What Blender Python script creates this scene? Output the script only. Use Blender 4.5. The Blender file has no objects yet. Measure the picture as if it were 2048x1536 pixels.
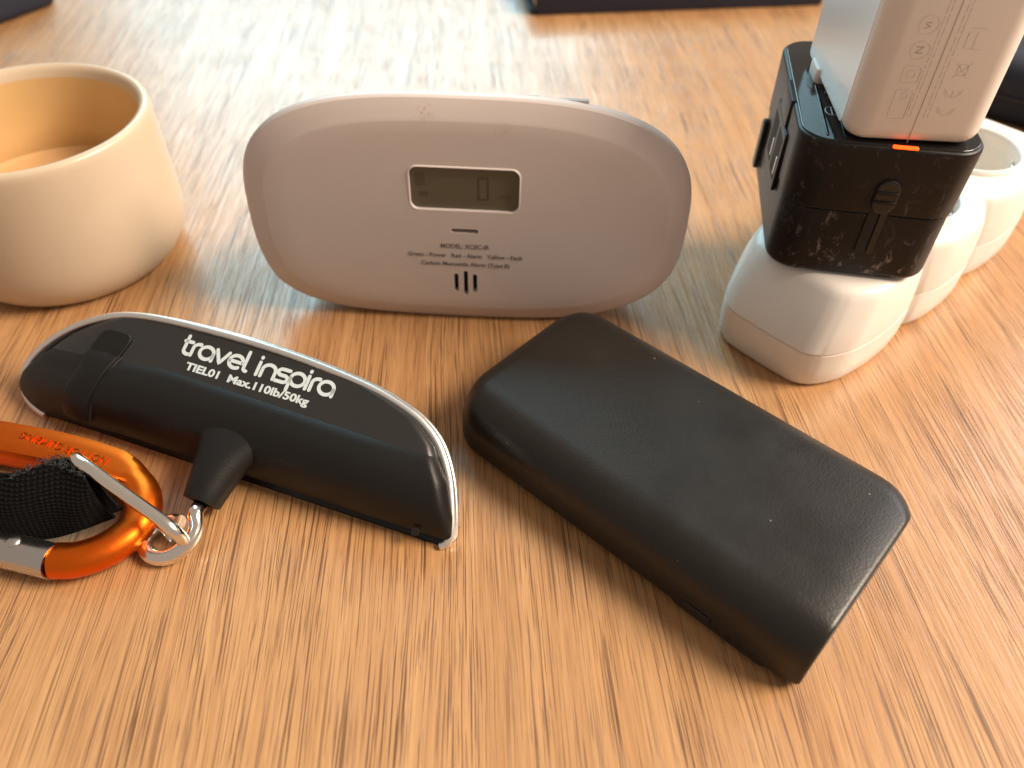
import bpy, bmesh, math, random
import numpy as np
from mathutils import Vector, Matrix

random.seed(7)
rng = np.random.default_rng(11)
U = 0.0013                      # one modelling unit (roughly a millimetre) in metres
R = math.radians
scene = bpy.context.scene
col = scene.collection

# ------------------------------------------------------------------ camera
CAM_H, F_PX, PITCH, ROLL = 153.95, 1593.83, 45.355, -1.396
_p, _r = R(PITCH), R(ROLL)
_fwd = Vector((0, math.cos(_p), -math.sin(_p)))
_right = Vector((1, 0, 0))
_down = _fwd.cross(_right)
_r2 = _right * math.cos(_r) + _down * math.sin(_r)
_d2 = -_right * math.sin(_r) + _down * math.cos(_r)
cam_data = bpy.data.cameras.new('camera')
cam = bpy.data.objects.new('camera', cam_data)
col.objects.link(cam)
cam.matrix_world = Matrix(((_r2.x, -_d2.x, -_fwd.x, 0), (_r2.y, -_d2.y, -_fwd.y, 0),
                           (_r2.z, -_d2.z, -_fwd.z, CAM_H * U), (0, 0, 0, 1)))
cam_data.sensor_width = 36
cam_data.lens = F_PX * 36 / 2048
cam_data.clip_start = 0.005
cam_data.clip_end = 50
cam_data.dof.use_dof = True
cam_data.dof.focus_distance = 0.236
cam_data.dof.aperture_fstop = 9.5
scene.camera = cam

# ------------------------------------------------------------------ light
world = bpy.data.worlds.new('World')
scene.world = world
world.use_nodes = True
world.node_tree.nodes['Background'].inputs[0].default_value = (1.0, 0.82, 0.69, 1)
world.node_tree.nodes['Background'].inputs[1].default_value = 0.30

def area(name, loc, target, sx, sy, power, color):
    d = bpy.data.lights.new(name, 'AREA')
    d.shape = 'RECTANGLE'; d.size = sx; d.size_y = sy; d.energy = power; d.color = color
    o = bpy.data.objects.new(name, d); col.objects.link(o)
    o.location = loc
    o.rotation_euler = (Vector(target) - Vector(loc)).to_track_quat('-Z', 'Y').to_euler()
    return o
# the window of the room, ahead of the camera beyond the table
area('window_light', (-0.36, 1.75, 1.15), (-0.36, 0.0, 1.15), 1.0, 1.5, 22, (0.46, 0.86, 1.0))
# a second, smaller window on the right
area('side_window_light', (1.5, 1.1, 1.0), (0.1, 0.2, 0.0), 0.7, 1.0, 8, (0.90, 0.96, 1.0))
# the lit room, as one warm lamp high on the right
area('room_light', (1.95, 0.10, 1.75), (0.05, 0.15, 0), 1.0, 1.0, 100, (1.0, 0.82, 0.65))

scene.view_settings.view_transform = 'Standard'
scene.view_settings.look = 'None'
scene.view_settings.exposure = 0.38
scene.view_settings.gamma = 1
scene.cycles.max_bounces = 10

# ------------------------------------------------------------------ node helpers
class NT:
    def __init__(self, name):
        self.m = bpy.data.materials.new(name); self.m.use_nodes = True
        self.t = self.m.node_tree; self.n = self.t.nodes
        self.b = self.n['Principled BSDF']
    def new(self, kind, **kw):
        n = self.n.new(kind)
        for k, v in kw.items(): setattr(n, k, v)
        return n
    def link(self, a, b): self.t.links.new(a, b)
    def pos(self, scale, rot=0, src=None):
        if src is None:
            src = self.new('ShaderNodeNewGeometry').outputs['Position']
        m = self.new('ShaderNodeMapping')
        m.inputs['Scale'].default_value = scale; m.inputs['Rotation'].default_value = (0, 0, rot)
        self.link(src, m.inputs['Vector']); return m.outputs[0]
    def noise(self, vec, scale=1, detail=2, rough=0.5, dist=0):
        n = self.new('ShaderNodeTexNoise')
        n.inputs['Scale'].default_value = scale; n.inputs['Detail'].default_value = detail
        n.inputs['Roughness'].default_value = rough; n.inputs['Distortion'].default_value = dist
        self.link(vec, n.inputs['Vector']); return n.outputs['Fac']
    def ramp(self, fac, stops, interp='LINEAR'):
        r = self.new('ShaderNodeValToRGB'); e = r.color_ramp.elements; r.color_ramp.interpolation = interp
        while len(e) < len(stops): e.new(0.5)
        for k, (p, c) in enumerate(stops):
            e[k].position = p
            e[k].color = (c, c, c, 1) if isinstance(c, (int, float)) else (*c, 1)
        self.link(fac, r.inputs[0]); return r.outputs[0]
    def mix(self, fac, a, b, mode='MIX'):
        n = self.new('ShaderNodeMix', data_type='RGBA', blend_type=mode)
        for val, idx in ((fac, 0), (a, 6), (b, 7)):
            if hasattr(val, 'is_linked'): self.link(val, n.inputs[idx])
            elif idx == 0: n.inputs[0].default_value = val
            else: n.inputs[idx].default_value = (*val, 1)
        return n.outputs[2]
    def math(self, op, a, b=0.0, clamp=False):
        n = self.new('ShaderNodeMath', operation=op, use_clamp=clamp)
        for val, idx in ((a, 0), (b, 1)):
            if hasattr(val, 'is_linked'): self.link(val, n.inputs[idx])
            else: n.inputs[idx].default_value = val
        return n.outputs[0]
    def bump(self, h, strength, dist, prev=None):
        b = self.new('ShaderNodeBump'); b.inputs['Strength'].default_value = strength
        b.inputs['Distance'].default_value = dist
        self.link(h, b.inputs['Height'])
        if prev is not None: self.link(prev, b.inputs['Normal'])
        return b.outputs[0]
    def set(self, **kw):
        for k, v in kw.items():
            s = self.b.inputs[k.replace('_', ' ')]
            if hasattr(v, 'is_linked'): self.link(v, s)
            else: s.default_value = (*v, 1) if isinstance(v, tuple) and len(v) == 3 else v
        return self.m

def plain(name, color, rough=0.5, metallic=0.0, bump=0.0, bscale=900, bdist=0.0002, var=0.06, **kw):
    t = NT(name); v = t.pos((1, 1, 1))
    n = t.noise(v, 60, 4, 0.6)
    c = t.mix(n, tuple(x * (1 - var) for x in color), tuple(min(1, x * (1 + var)) for x in color))
    r = t.ramp(t.noise(v, 220, 4, 0.65), [(0.3, max(0.02, rough * 0.95)), (0.7, min(1, rough * 1.05))])
    t.set(Base_Color=c, Roughness=r, Metallic=metallic, **kw)
    if bump: t.set(Normal=t.bump(t.noise(v, bscale, 3, 0.6), bump, bdist))
    return t.m

# ------------------------------------------------------------------ materials
def wood():
    t = NT('oak_veneer')
    g = t.new('ShaderNodeNewGeometry').outputs['Position']
    # wavy grain: displace x by slow noise
    w1 = t.noise(t.pos((9, 3.0, 1), 0, g), 1, 2, 0.5)
    w2 = t.noise(t.pos((60, 12, 1), 0, g), 1, 2, 0.5)
    sep = t.new('ShaderNodeSeparateXYZ'); t.link(g, sep.inputs[0])
    x = t.math('ADD', sep.outputs[0], t.math('MULTIPLY', t.math('SUBTRACT', w1, 0.5), 0.022))
    x = t.math('ADD', x, t.math('MULTIPLY', sep.outputs[1], 0.07))
    x = t.math('ADD', x, t.math('MULTIPLY', t.math('SUBTRACT', w2, 0.5), 0.0016))
    com = t.new('ShaderNodeCombineXYZ'); t.link(x, com.inputs[0]); t.link(sep.outputs[1], com.inputs[1])
    p = com.outputs[0]
    band = t.noise(t.pos((130, 3.0, 1), 0, p), 1, 4, 0.6)
    broad = t.noise(t.pos((12, 2.0, 1), 0, p), 1, 3, 0.5)
    fib = t.noise(t.pos((3200, 60, 1), 0, p), 1, 3, 0.6)
    fib2 = t.noise(t.pos((800, 11, 1), 0, p), 1, 4, 0.65)
    pore1 = t.ramp(t.noise(t.pos((2050, 19, 1), 0, p), 1, 3, 0.5), [(0.565, 0.0), (0.615, 1.0)])
    pore2 = t.ramp(t.noise(t.pos((2600, 45, 3), 0, p), 1, 3, 0.55), [(0.56, 0.0), (0.63, 1.0)])
    pmask = t.ramp(t.noise(t.pos((110, 3.2, 7), 0, p), 1, 3, 0.55), [(0.34, 0.30), (0.54, 1.0)])
    pores = t.math('MULTIPLY', t.math('MAXIMUM', pore1, t.math('MULTIPLY', pore2, 0.75)), pmask, True)
    c = t.mix(t.ramp(band, [(0.28, 0.0), (0.72, 1.0)]), (0.415, 0.208, 0.080), (0.615, 0.352, 0.158))
    c = t.mix(t.ramp(broad, [(0.3, 0.0), (0.7, 1.0)]), c, t.mix(0.5, c, (0.63, 0.36, 0.165)))
    c = t.mix(t.math('MULTIPLY', t.ramp(fib2, [(0.35, 1.0), (0.58, 0.0)]), 0.45), c, (0.29, 0.125, 0.040))
    c = t.mix(t.math('MULTIPLY', t.ramp(fib, [(0.3, 1.0), (0.6, 0.0)]), 0.32), c, (0.27, 0.12, 0.042))
    c = t.mix(t.math('MULTIPLY', pores, 0.88), c, (0.105, 0.040, 0.012))
    speck = t.ramp(t.noise(t.pos((900, 900, 1), 0, g), 1, 2, 0.5), [(0.70, 0.0), (0.80, 1.0)])
    c = t.mix(t.math('MULTIPLY', speck, 0.15), c, (0.75, 0.52, 0.30))
    h = t.math('SUBTRACT', t.math('ADD', t.math('MULTIPLY', fib2, 0.55), t.math('MULTIPLY', fib, 0.18)),
               t.math('MULTIPLY', pores, 0.55))
    tooth = t.noise(t.pos((1500, 1500, 1), 0, g), 1, 3, 0.6)
    h = t.math('ADD', h, t.math('MULTIPLY', tooth, 0.03))
    rough = t.ramp(fib2, [(0.3, 0.42), (0.7, 0.29)])
    t.set(Base_Color=c, Roughness=rough, Normal=t.bump(h, 0.45, 0.00020))
    t.b.inputs['Coat Weight'].default_value = 0.6
    t.b.inputs['Coat Roughness'].default_value = 0.13
    fib3 = t.noise(t.pos((420, 5, 1), 0, p), 1, 2, 0.5)
    t.link(t.bump(t.math('ADD', h, t.math('MULTIPLY', fib3, 1.6)), 0.65, 0.00035), t.b.inputs['Coat Normal'])
    return t.m

def leather_plastic():
    t = NT('grained_black_plastic'); g = t.pos((1, 1, 1))
    v = t.new('ShaderNodeTexVoronoi', feature='SMOOTH_F1'); v.inputs['Scale'].default_value = 1650
    wv = t.new('ShaderNodeVectorMath', operation='ADD'); t.link(g, wv.inputs[0])
    nn = t.new('ShaderNodeTexNoise'); nn.inputs['Scale'].default_value = 900; t.link(g, nn.inputs['Vector'])
    sc = t.new('ShaderNodeVectorMath', operation='SCALE'); sc.inputs['Scale'].default_value = 0.0009
    t.link(nn.outputs['Color'], sc.inputs[0]); t.link(sc.outputs[0], wv.inputs[1]); t.link(wv.outputs[0], v.inputs['Vector'])
    h = t.math('ADD', v.outputs['Distance'], t.math('MULTIPLY', t.noise(g, 2600, 2), 0.35))
    sm = t.noise(g, 55, 4, 0.6)
    dust = t.new('ShaderNodeTexVoronoi'); dust.inputs['Scale'].default_value = 150; t.link(g, dust.inputs['Vector'])
    dm = t.math('MULTIPLY', t.math('LESS_THAN', dust.outputs['Distance'], 0.032),
                t.math('GREATER_THAN', t.noise(g, 35, 2), 0.52))
    c = t.mix(sm, (0.010, 0.0085, 0.0070), (0.018, 0.015, 0.0125))
    c = t.mix(t.math('MULTIPLY', dm, 0.6), c, (0.42, 0.38, 0.33))
    t.set(Base_Color=c, Specular_IOR_Level=0.42, Roughness=t.ramp(sm, [(0.3, 0.33), (0.7, 0.44)]), Normal=t.bump(h, 0.30, 0.00015))
    return t.m

def scuffed_black():
    t = NT('scuffed_black_plastic'); g = t.pos((1, 1, 1))
    a = t.ramp(t.noise(t.pos((1, 1, 0.55), 0.5, g), 260, 6, 0.78, 0.6), [(0.56, 0.0), (0.70, 1.0)])
    sep = t.new('ShaderNodeSeparateXYZ'); t.link(t.new('ShaderNodeNewGeometry').outputs['Position'], sep.inputs[0])
    # wear gathers in patches
    patch = t.ramp(t.noise(g, 42, 3, 0.5), [(0.36, 0.08), (0.60, 1.0)])
    fine = t.ramp(t.noise(t.pos((1, 1, 0.35), 0.9, g), 900, 3, 0.6), [(0.66, 0.0), (0.76, 0.8)])
    low = t.ramp(t.math('MULTIPLY', sep.outputs[2], 10.0), [(0.40, 1.0), (0.75, 0.22)])
    m = t.math('MULTIPLY', t.math('MULTIPLY', t.math('MAXIMUM', a, fine), patch), low, True)
    c = t.mix(t.math('MULTIPLY', m, 0.9), (0.0065, 0.0055, 0.006), (0.42, 0.35, 0.31))
    t.set(Base_Color=c, Specular_IOR_Level=0.3, Roughness=t.ramp(m, [(0.0, 0.42), (1.0, 0.7)]), Normal=t.bump(t.noise(g, 2400, 2), 0.10, 0.0001))
    return t.m

def webbing():
    t = NT('black_webbing'); g = t.pos((1, 1, 1))
    w = t.new('ShaderNodeTexWave', wave_type='BANDS', bands_direction='Z'); w.inputs['Scale'].default_value = 330
    w.inputs['Distortion'].default_value = 2.2; w.inputs['Detail'].default_value = 2; w.inputs['Detail Scale'].default_value = 3
    t.link(g, w.inputs['Vector'])
    w2 = t.new('ShaderNodeTexWave', wave_type='BANDS', bands_direction='X'); w2.inputs['Scale'].default_value = 220
    w2.inputs['Distortion'].default_value = 1.5; t.link(g, w2.inputs['Vector'])
    h = t.math('MULTIPLY', w.outputs['Fac'], t.math('ADD', w2.outputs['Fac'], 0.4))
    c = t.mix(h, (0.0015, 0.0015, 0.0015), (0.0075, 0.007, 0.007))
    t.set(Base_Color=c, Roughness=0.9, Specular_IOR_Level=0.15, Normal=t.bump(h, 0.9, 0.0006))
    t.b.inputs['Sheen Weight'].default_value = 0.0
    return t.m

def brushed(name, color, rough, scale=(1, 1, 1)):
    t = NT(name); g = t.pos(scale)
    n = t.noise(g, 500, 3, 0.6)
    t.set(Base_Color=color, Metallic=1.0, Roughness=t.ramp(n, [(0.3, rough * 0.92), (0.7, rough * 1.1)]),
          Normal=t.bump(t.noise(g, 1800, 2, 0.5), 0.02, 0.00005))
    return t.m

M = {}
M['wood'] = wood()
M['bank'] = leather_plastic()
M['scuff'] = scuffed_black()
M['web'] = webbing()
M['alarm'] = plain('white_matte_plastic', (0.62, 0.55, 0.52), 0.42, bump=0.06, bscale=2500, bdist=0.0001, var=0.02)
def stained(m, spots, color):
    nt = m.node_tree; b = nt.nodes['Principled BSDF']; src = b.inputs['Base Color'].links[0].from_socket
    t = NT.__new__(NT); t.m = m; t.t = nt; t.n = nt.nodes; t.b = b
    g = t.new('ShaderNodeNewGeometry').outputs['Position']; tot = None
    for p, r in spots:
        d = t.new('ShaderNodeVectorMath', operation='DISTANCE'); t.link(g, d.inputs[0]); d.inputs[1].default_value = p
        f = t.ramp(t.math('DIVIDE', d.outputs['Value'], r), [(0.3, 1.0), (1.0, 0.0)])
        tot = f if tot is None else t.math('MAXIMUM', tot, f)
    n = t.ramp(t.noise(g, 900, 4, 0.7), [(0.48, 0.0), (0.62, 1.0)])
    t.link(t.mix(t.math('MULTIPLY', t.math('MULTIPLY', tot, n), 0.45), src, color), b.inputs['Base Color'])
stained(M['alarm'], [((-0.0298, 0.2376, 0.0808), 0.0042), ((-0.0045, 0.2363, 0.0762), 0.0040), ((-0.0254, 0.2330, 0.0175), 0.0016)], (0.33, 0.25, 0.21))
stained(M['wood'], [((0.0889, 0.4036, 0.0), 0.0035)], (0.10, 0.045, 0.02))
M['alarm_side'] = plain('white_shell_plastic', (0.80, 0.79, 0.77), 0.40, var=0.02)
M['bezel'] = plain('white_bezel_plastic', (0.76, 0.69, 0.66), 0.42, var=0.02)
M['button'] = plain('pale_grey_button', (0.36, 0.35, 0.34), 0.5)
M['lcd'] = plain('olive_display', (0.120, 0.100, 0.062), 0.42, var=0.12)
M['seg'] = plain('display_segment', (0.066, 0.053, 0.033), 0.3)
M['seg_faint'] = plain('display_segment_faint', (0.085, 0.062, 0.034), 0.3)
M['hole'] = plain('dark_slot_interior', (0.006, 0.005, 0.005), 0.7)
M['grey_print'] = plain('grey_print', (0.15, 0.128, 0.118), 0.6)
M['smudge'] = plain('worn_print', (0.60, 0.53, 0.50), 0.5)
M['grip'] = plain('black_grip_plastic', (0.0075, 0.0068, 0.0062), 0.44, bump=0.2, bscale=1500, bdist=0.0003, var=0.15, Specular_IOR_Level=0.34)
M['face'] = plain('black_satin_plastic', (0.026, 0.025, 0.025), 0.32, bump=0.03, bscale=1800, bdist=0.0001, var=0.1, Specular_IOR_Level=0.4)
M['silver'] = brushed('satin_silver', (0.88, 0.88, 0.86), 0.42)
M['steel'] = brushed('nickel_wire', (0.90, 0.86, 0.79), 0.16)
M['gate'] = brushed('stainless_gate', (0.62, 0.60, 0.57), 0.27)
M['print'] = plain('pale_print', (0.62, 0.70, 0.72), 0.45, var=0.03)
M['orange'] = brushed('orange_anodised', (0.82, 0.150, 0.012), 0.38)
M['orange_dark'] = brushed('orange_stamped', (0.50, 0.075, 0.005), 0.45)
M['fray'] = plain('frayed_thread', (0.022, 0.022, 0.024), 0.8)
M['strip'] = plain('white_socket_plastic', (0.81, 0.775, 0.72), 0.30, var=0.02)
M['strip_in'] = plain('white_socket_well', (0.79, 0.77, 0.72), 0.26, var=0.02)
M['charger'] = plain('white_charger_plastic', (0.76, 0.70, 0.655), 0.36, var=0.02)
M['charger_gloss'] = plain('white_gloss_plastic', (0.78, 0.785, 0.78), 0.16, var=0.02)
M['charger_print'] = plain('faint_grey_print', (0.40, 0.35, 0.32), 0.5)
M['seam'] = plain('charger_seam', (0.33, 0.245, 0.20), 0.7)  # even brown for the seam strip on the charger
M['piano'] = plain('gloss_black_plastic', (0.010, 0.0105, 0.0115), 0.13, var=0.1)
M['usb'] = plain('black_port_plastic', (0.010, 0.010, 0.010), 0.35)
M['usb_metal'] = brushed('port_metal', (0.6, 0.6, 0.58), 0.3)
M['adapter_print'] = plain('light_grey_print', (0.30, 0.32, 0.33), 0.5)
t = NT('orange_indicator'); t.set(Base_Color=(0.9, 0.08, 0.01), Emission_Color=(1.0, 0.07, 0.006), Emission_Strength=2.2); M['led'] = t.m
t = NT('cream_ceramic'); g = t.pos((1, 1, 1))
c = t.mix(t.noise(g, 40, 4, 0.6), (0.54, 0.43, 0.31), (0.58, 0.47, 0.345))
t.set(Base_Color=c, Roughness=0.33, Normal=t.bump(t.noise(g, 500, 3), 0.05, 0.0002)); t.b.inputs['Subsurface Weight'].default_value = 0.0
M['cup'] = t.m
M['inner_bounce'] = plain('amber_bounce', (0.70, 0.46, 0.20), 0.30, var=0.08)  # warm bounce inside the cream cup, painted in as amber
t = NT('stained_amber_bounce'); g = t.pos((1, 1, 1)); sp_ = t.new('ShaderNodeSeparateXYZ'); t.link(g, sp_.inputs[0])  # inner wall: amber is painted-in bounce light, the brown low down is residue
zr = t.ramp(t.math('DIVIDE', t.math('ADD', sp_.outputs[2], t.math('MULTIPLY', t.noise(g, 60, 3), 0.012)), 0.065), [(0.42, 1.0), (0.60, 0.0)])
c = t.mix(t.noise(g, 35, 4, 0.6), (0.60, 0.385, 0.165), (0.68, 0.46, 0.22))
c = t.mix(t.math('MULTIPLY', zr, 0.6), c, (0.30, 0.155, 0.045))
t.set(Base_Color=c, Roughness=0.32); M['inner_bounce'] = t.m
M['wax'] = plain('tan_wax', (0.60, 0.38, 0.19), 0.40, bump=0.1, bscale=300, bdist=0.0004, var=0.1)
M['wick'] = plain('burnt_wick', (0.012, 0.010, 0.009), 0.9)
M['navy'] = plain('navy_cloth', (0.006, 0.009, 0.022), 0.65, bump=0.2, bscale=1600, bdist=0.0003, var=0.2)
M['navy_cover'] = plain('navy_cover', (0.004, 0.008, 0.024), 0.5, bump=0.1, bscale=1200, var=0.2)
M['paper'] = plain('notebook_pages', (0.62, 0.50, 0.40), 0.8)
M['brown'] = plain('dark_brown_leather', (0.045, 0.026, 0.020), 0.55, bump=0.2, bscale=700, bdist=0.0003)

# ------------------------------------------------------------------ geometry helpers (all in modelling units, world frame)
def V(*a): return np.array(a, float)

def thing(name, label, cat, loc, group=None):
    o = bpy.data.objects.new(name, None); col.objects.link(o)
    o.location = (loc[0] * U, loc[1] * U, loc[2] * U)
    o.empty_display_size = 0.02
    o['label'] = label; o['category'] = cat
    o['_o'] = [float(x) for x in loc]
    if group: o['group'] = group
    return o

def origin_of(o):
    while o is not None:
        if '_o' in o: return np.array(o['_o'])
        o = o.parent
    return np.zeros(3)

def part(name, geo, mat, parent=None, sharp=35, label=None):
    verts, faces = geo
    org = origin_of(parent) if parent is not None else np.zeros(3)
    vv = [tuple((np.asarray(v) - org) * U) for v in verts]
    me = bpy.data.meshes.new(name); me.from_pydata(vv, [], faces)
    bm = bmesh.new(); bm.from_mesh(me)
    bmesh.ops.remove_doubles(bm, verts=bm.verts, dist=1e-7)
    bmesh.ops.dissolve_degenerate(bm, edges=bm.edges, dist=1e-8)
    bmesh.ops.recalc_face_normals(bm, faces=bm.faces)
    bm.to_mesh(me); bm.free()
    me.materials.append(M[mat])
    me.shade_smooth()
    me.set_sharp_from_angle(angle=R(sharp))
    o = bpy.data.objects.new(name, me); col.objects.link(o)
    if parent is not None: o.parent = parent
    if label: o['label'] = label
    return o

def cat(*geos):
    vs, fs = [], []
    for v, f in geos:
        k = len(vs); vs += list(v); fs += [tuple(i + k for i in q) for q in f]
    return vs, fs

def loft(rings, cap0=True, cap1=True, close=True):
    n = len(rings[0]); vs = [p for r in rings for p in r]; fs = []
    for i in range(len(rings) - 1):
        for j in range(n if close else n - 1):
            k = (j + 1) % n
            fs.append((i * n + j, i * n + k, (i + 1) * n + k, (i + 1) * n + j))
    if cap0: fs.append(tuple(range(n - 1, -1, -1)))
    if cap1: fs.append(tuple((len(rings) - 1) * n + j for j in range(n)))
    return vs, fs

def rr(w, d, r, m=7):
    r = max(1e-3, min(r, w / 2 - 1e-3, d / 2 - 1e-3)); out = []
    for cx, cy, a0 in ((w/2-r, d/2-r, 0), (-w/2+r, d/2-r, 90), (-w/2+r, -d/2+r, 180), (w/2-r, -d/2+r, 270)):
        for k in range(m + 1):
            a = R(a0 + 90 * k / m); out.append((cx + r * math.cos(a), cy + r * math.sin(a)))
    return out

def frame(o, x, y, z):
    o, x, y, z = map(np.asarray, (o, x, y, z))
    return lambda a, b, c=0.0: o + x * a + y * b + z * c

def rbox(F, w, d, z0, z1, rv, rt=1.0, rb=1.0, m=5, mv=7, flare=0.0):
    """rounded box in frame F, centred on its x/y, from z0 to z1"""
    L = []
    L.append((rb + 0.3, z0))
    for k in range(m + 1):
        a = R(90 * k / m); L.append((rb * (1 - math.sin(a)), z0 + rb * (1 - math.cos(a))))
    for k in range(m + 1):
        a = R(90 * k / m); L.append((rt * (1 - math.cos(a)), z1 - rt * (1 - math.sin(a))))
    L.append((rt + 0.3, z1))
    rings = []
    for ins, z in L:
        fl = flare * (z - z0) / (z1 - z0)
        rings.append([F(x, y, z) for x, y in rr(w + fl - 2*ins, d + fl - 2*ins, rv - ins, mv)])
    return loft(rings)

def pill(F, w, h, z0, z1, r=None, m=6, bev=0.0):
    r = min(w, h) / 2 - 1e-3 if r is None else r
    return rbox(F, w, h, z0, z1, r, bev or 0.02, 0.02, 2 if bev else 1, m)

def tube(path, rad, n=14, closed=False, caps=True, flat=None, up=None):
    P = [np.asarray(p, float) for p in path]; N = len(P); rings = []
    T = []
    for i in range(N):
        a = P[(i - 1) % N] if (closed or i > 0) else P[i]
        b = P[(i + 1) % N] if (closed or i < N - 1) else P[i]
        d = b - a; T.append(d / (np.linalg.norm(d) + 1e-12))
    ref = np.array([0, 0, 1.0]) if up is None else np.asarray(up, float)
    if up is None and abs(T[0] @ ref) > 0.9: ref = np.array([1.0, 0, 0])
    x = ref - T[0] * (ref @ T[0]); x /= np.linalg.norm(x)
    for i in range(N):
        if up is not None: x = ref.copy()
        x = x - T[i] * (x @ T[i]); x /= np.linalg.norm(x); y = np.cross(T[i], x)
        r = rad[i] if hasattr(rad, '__len__') else rad
        rx, ry, ex = (r, r, 2.0) if flat is None else flat(i, r)
        ring = []
        for k in range(n):
            a = 2 * math.pi * k / n; c, s = math.cos(a), math.sin(a)
            q = (abs(c)**ex + abs(s)**ex) ** (-1 / ex) if ex != 2.0 else 1.0
            ring.append(P[i] + x * (c * q * rx) + y * (s * q * ry))
        rings.append(ring)
    if closed: rings.append(rings[0])
    return loft(rings, caps and not closed, caps and not closed)

def spline(pts, n=8, closed=False):
    P = [np.asarray(p, float) for p in pts]; N = len(P); out = []
    for i in range(N if closed else N - 1):
        p0 = P[(i-1) % N] if (closed or i > 0) else 2*P[0]-P[1]
        p1 = P[i]; p2 = P[(i+1) % N]
        p3 = P[(i+2) % N] if (closed or i < N-2) else 2*P[-1]-P[-2]
        for k in range(n):
            t_ = k / n
            out.append(0.5*((2*p1)+(-p0+p2)*t_+(2*p0-5*p1+4*p2-p3)*t_**2+(-p0+3*p1-3*p2+p3)*t_**3))
    if not closed: out.append(P[-1])
    return out

def lathe(c, prof, n=72, cap0=True, cap1=False):
    rings = [[V(c[0] + r*math.cos(2*math.pi*k/n), c[1] + r*math.sin(2*math.pi*k/n), c[2] + z) for k in range(n)] for r, z in prof]
    return loft(rings, cap0, cap1)

def text_geo(s, F, size, align='CENTER', bold=0.0, depth=0.04, xs=1.0, z=0.03):
    cu = bpy.data.curves.new('t', 'FONT'); cu.body = s; cu.size = size; cu.align_x = align; cu.align_y = 'CENTER'
    cu.offset = bold; cu.extrude = depth / 2; cu.resolution_u = 3
    ob = bpy.data.objects.new('t', cu); col.objects.link(ob)
    dg = bpy.context.evaluated_depsgraph_get(); dg.update()
    me = bpy.data.meshes.new_from_object(ob.evaluated_get(dg))
    vs = [F(v.co.x * xs, v.co.y, v.co.z + depth / 2 + z) for v in me.vertices]
    fs = [tuple(p.vertices) for p in me.polygons]
    bpy.data.objects.remove(ob); bpy.data.meshes.remove(me); bpy.data.curves.remove(cu)
    return vs, fs

def boolean(obj, geos):
    for geo in geos:
        c = part('cutter', geo, 'hole', obj.parent)
        m = obj.modifiers.new('b', 'BOOLEAN'); m.operation = 'DIFFERENCE'; m.solver = 'EXACT'; m.object = c
        dg = bpy.context.evaluated_depsgraph_get(); dg.update()
        me = bpy.data.meshes.new_from_object(obj.evaluated_get(dg))
        obj.modifiers.remove(m); old = obj.data; mats = list(old.materials); obj.data = me
        me.materials.clear()
        for q in mats: me.materials.append(q)
        for pl in me.polygons: pl.material_index = 0
        cm = c.data; bpy.data.objects.remove(c); bpy.data.meshes.remove(cm); bpy.data.meshes.remove(old)
    obj.data.shade_smooth(); obj.data.set_sharp_from_angle(angle=R(24))

X, Y, Z = V(1, 0, 0), V(0, 1, 0), V(0, 0, 1)
def yaw(deg): return V(math.cos(R(deg)), math.sin(R(deg)), 0), V(-math.sin(R(deg)), math.cos(R(deg)), 0)

# ================================================================== THE SETTING: the table
tb = part('table_top', rbox(frame(V(0, 330, 0), X, Y, Z), 1150, 900, -26, 0, 6, 1.5, 1.5), 'wood')
tb['kind'] = 'structure'; tb['label'] = 'oak veneer table top with straight grain under satin varnish'

# ================================================================== CARBON MONOXIDE ALARM
ao = V(-13.6, 178.27, 0)
au, ab = yaw(-2.173); tl = R(3.75)
aup = Z * math.cos(tl) + ab * math.sin(tl); afn = -ab * math.cos(tl) + Z * math.sin(tl)
A = frame(ao, au, aup, afn)
al = thing('carbon_monoxide_alarm', 'white rounded carbon monoxide alarm with small display, standing behind the black power bank', 'gas alarm', ao)
def sup(hw, t0, t1, e, n, nn=96):
    c, hh = (t0 + t1) / 2, (t1 - t0) / 2; out = []
    for k in range(nn):
        a = 2 * math.pi * k / nn; cs, sn = math.cos(a), math.sin(a)
        e_ = e - 0.22 if sn >= 0 else e - 0.22 + (0.75 if cs < 0 else -0.05) * min(1.0, -sn * 2)
        out.append(A(hw * math.copysign(abs(cs)**(2/e_), cs), c + hh * math.copysign(abs(sn)**(2/e_), sn), n))
    return out
ring = [sup(40, 4.5, 40, 3.2, -31.3), sup(43, 3.0, 43, 3.2, -31), sup(45, 2.4, 45, 3.2, -29), sup(52, 1.6, 55, 3.2, -14),
        sup(56.5, 0.9, 62.6, 3.2, -7.5), sup(58.6, 0.35, 65.2, 3.2, -6.0), sup(59.3, 0.05, 66.1, 3.2, -4.2), sup(59.35, 0, 66.2, 3.2, -2.6),
        sup(59.1, 0.2, 66.0, 3.2, -1.7), sup(58.6, 0.6, 65.6, 3.2, -1.1), sup(57.6, 1.5, 64.6, 3.2, -0.55), sup(56.0, 2.9, 63.2, 3.15, 0.15), sup(54.6, 4.2, 61.8, 3.1, 0.75), sup(53.7, 5.1, 61.0, 3.1, 1.10), sup(53.1, 5.6, 60.5, 3.1, 1.24)]
for k in range(1, 9):
    q = 1 - k / 9; ring.append(sup(52.4 * q + 0.3, 33 - 27.0 * q - 0.2, 33 + 27.0 * q + 0.2, 3.0 - 0.6 * (1 - q), 1.28 + 0.9 * (1 - q**2)))
body = part('housing', loft(ring), 'alarm', al, 50)
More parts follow.
